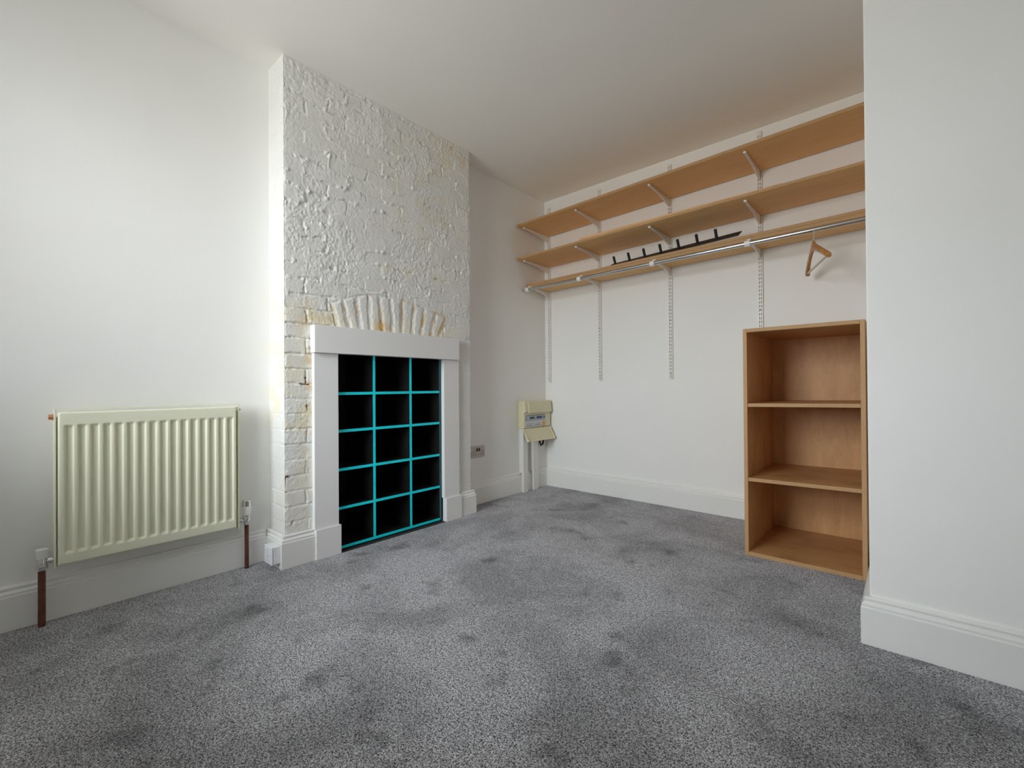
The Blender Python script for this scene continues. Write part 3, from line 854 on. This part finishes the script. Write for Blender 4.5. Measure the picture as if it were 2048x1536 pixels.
# wooden coat hanger
hx = 2.036
hz = rod_z(hx)
t = thing('coat_hanger', 'brown wooden coat hanger on the polished rail near the wall corner', 'coat hanger', (hx, RY, hz))
ang = math.atan2(-0.197, 0.072)      # direction of the near shoulder
dv = Vector((math.cos(ang), math.sin(ang), 0)); nv = Vector((-dv.y, dv.x, 0))
def hp(u, z, w=0.0): return Vector((hx, RY, 0)) + dv * u + nv * w + Vector((0, 0, z))
ztip, zneck = 1.505, 1.628
bm = NB()
us = np.linspace(-0.208, 0.208, 53)
rings = []
for u in us:
    a = abs(u) / 0.208
    ctr = zneck - 0.022 - (zneck - 0.022 - ztip) * (0.55 * a + 0.45 * a ** 1.4) if a > 0 else zneck - 0.022
    hh_ = 0.019 - 0.006 * a + 0.004 * math.exp(-(u / 0.03) ** 2)
    bow = 0.016 * a ** 2       # shoulders curve forwards
    wt = 0.0065 + 0.0055 * a ** 1.5
    top_ = ctr + hh_ + 0.012 * math.exp(-(u / 0.022) ** 2)
    prof = []
    for k in range(12):
        th_ = 2 * PI * k / 12
        cz_ = math.sin(th_); cw_ = math.cos(th_)
        zz_ = (top_ + ctr - hh_) / 2 + (top_ - ctr + hh_) / 2 * math.copysign(abs(cz_) ** 0.6, cz_)
        prof.append(bm.verts.new(hp(u, zz_, bow + wt * math.copysign(abs(cw_) ** 0.6, cw_))))
    rings.append(prof)
for i in range(len(rings) - 1):
    for k in range(12): bm.faces.new([rings[i][k], rings[i][(k + 1) % 12], rings[i + 1][(k + 1) % 12], rings[i + 1][k]])
bm.faces.new(rings[0]); bm.faces.new(rings[-1])
obj('shoulder', bm, M['hangerwood'], t, smooth=True)
bm = NB(); tube(bm, [hp(-0.196, 1.506, 0.014), hp(0.196, 1.506, 0.014)], 0.0056, 14)
tag(obj('trouser_bar', bm, M['hangerbar'], t, smooth=True), 'pale grey bar')
bm = NB()
path = [hp(0, zneck - 0.004), hp(0, zneck + 0.018)]
rr = RRAD + 0.0022
cz = hz
path.append(hp(0.004, zneck + 0.026)); path.append(hp(0.0135, cz - 0.010))
for k in range(15):
    a = -0.35 + k * (PI + 0.65) / 14
    path.append(hp(rr * 1.02 * math.cos(a), cz + rr * math.sin(a)))
tube(bm, path, 0.0017, 10)
tag(obj('hook', bm, M['chrome'], t, smooth=True), 'thin metal hook')

# ------------------------------------------------------------------ plywood bookcase
t = thing('bookcase', 'open plywood bookcase with two inner shelves standing beside the projecting white wall', 'bookcase', (2.02, 2.86, 0))
bx0, bx1, by0, by1, bz = 1.7745, 2.2690, 2.580, 3.150, 1.1545
tp = 0.018
def ply(nm, x0, x1, y0, y1, z0, z1, face, edge, lab=None):
    bm = NB(); box(bm, x0, x1, y0, y1, z0, z1)
    bmesh.ops.recalc_face_normals(bm, faces=bm.faces[:])
    for f in bm.faces:
        f.normal_update()
        if f.normal.y < -0.5: f.material_index = 1
    o = obj(nm, bm, [M[face], M[edge]], t, bevel=0.001)
    return o
ply('side_panel', bx0, bx0 + tp, by0, by1, 0.0, bz, 'ply_z', 'edge_x')
ply('side_panel', bx1 - tp, bx1, by0, by1, 0.0, bz, 'ply_z', 'edge_x')
ply('top_panel', bx0 + tp + 0.0003, bx1 - tp - 0.0003, by0, by1, bz - tp, bz, 'ply_f', 'edge_z')
ply('bottom_panel', bx0 + tp + 0.0003, bx1 - tp - 0.0003, by0, by1, 0.0, tp + 0.002, 'ply_f', 'edge_z')
for a in (0.7560, 0.3770):
    bm = NB()
    vs = slopebox(bm, bx0 + tp + 0.0003, bx1 - tp - 0.0003, by0 + 0.004, by1, a, a + 0.007, tp)
    for f in bm.faces:
        f.normal_update()
        if abs(f.normal.y) > 0.5: f.material_index = 1
    obj('inner_shelf', bm, [M['ply_f'], M['edge_z']], t, bevel=0.001)
bm = NB(); box(bm, bx0, bx1, by1, by1 + 0.009, 0.0, bz)
obj('back_panel', bm, M['ply_z'], t)

# ------------------------------------------------------------------ light: overcast sky through the window
w = bpy.data.worlds.new('overcast_sky'); SC.world = w; w.use_nodes = True
nt = w.node_tree; bg = nt.nodes['Background']
tc = N(nt, 'ShaderNodeTexCoord'); sp = N(nt, 'ShaderNodeSeparateXYZ')
nt.links.new(tc.outputs['Generated'], sp.inputs[0])
cr = ramp(nt, sp.outputs[2], [(0.0, (0.46, 0.46, 0.44)), (0.03, (0.72, 0.76, 0.78)), (0.5, (0.90, 0.965, 1.0))])
nt.links.new(cr, bg.inputs[0]); bg.inputs[1].default_value = 19.8
L = bpy.data.lights.new('window_daylight', 'AREA'); L.shape = 'RECTANGLE'
L.size = WX1 - WX0; L.size_y = WZ1 - WZ0
L.cycles.is_portal = True
lo = bpy.data.objects.new('window_daylight', L); COL.objects.link(lo)
lo.location = ((WX0 + WX1) / 2, YF - 0.205, (WZ0 + WZ1) / 2); lo.rotation_euler = (PI / 2, 0, 0)

# ------------------------------------------------------------------ camera
f_px, yaw, pit, rol = 897.46, 0.72353, 0.0059394, -0.0068245
fw = Vector((-math.sin(yaw) * math.cos(pit), math.cos(yaw) * math.cos(pit), math.sin(pit)))
r = Vector((math.cos(yaw), math.sin(yaw), 0)); u = r.cross(fw)
r2 = r * math.cos(rol) + u * math.sin(rol); u2 = -r * math.sin(rol) + u * math.cos(rol)
cam = bpy.data.cameras.new('camera'); cam.sensor_width = 36; cam.lens = f_px / 2048 * 36
cam.clip_start = 0.02
co = bpy.data.objects.new('camera', cam); COL.objects.link(co)
mat = Matrix((r2, u2, -fw)).transposed().to_4x4(); mat.translation = (2.4098, 0.0682, 0.8674)
co.matrix_world = mat
SC.camera = co

vs_ = SC.view_settings
vs_.view_transform = 'Standard'; vs_.look = 'None'; vs_.gamma = 1.0; vs_.use_curve_mapping = False
vs_.exposure = 0.0
SC.cycles.max_bounces = 16; SC.cycles.diffuse_bounces = 12
SC.cycles.sample_clamp_indirect = 8
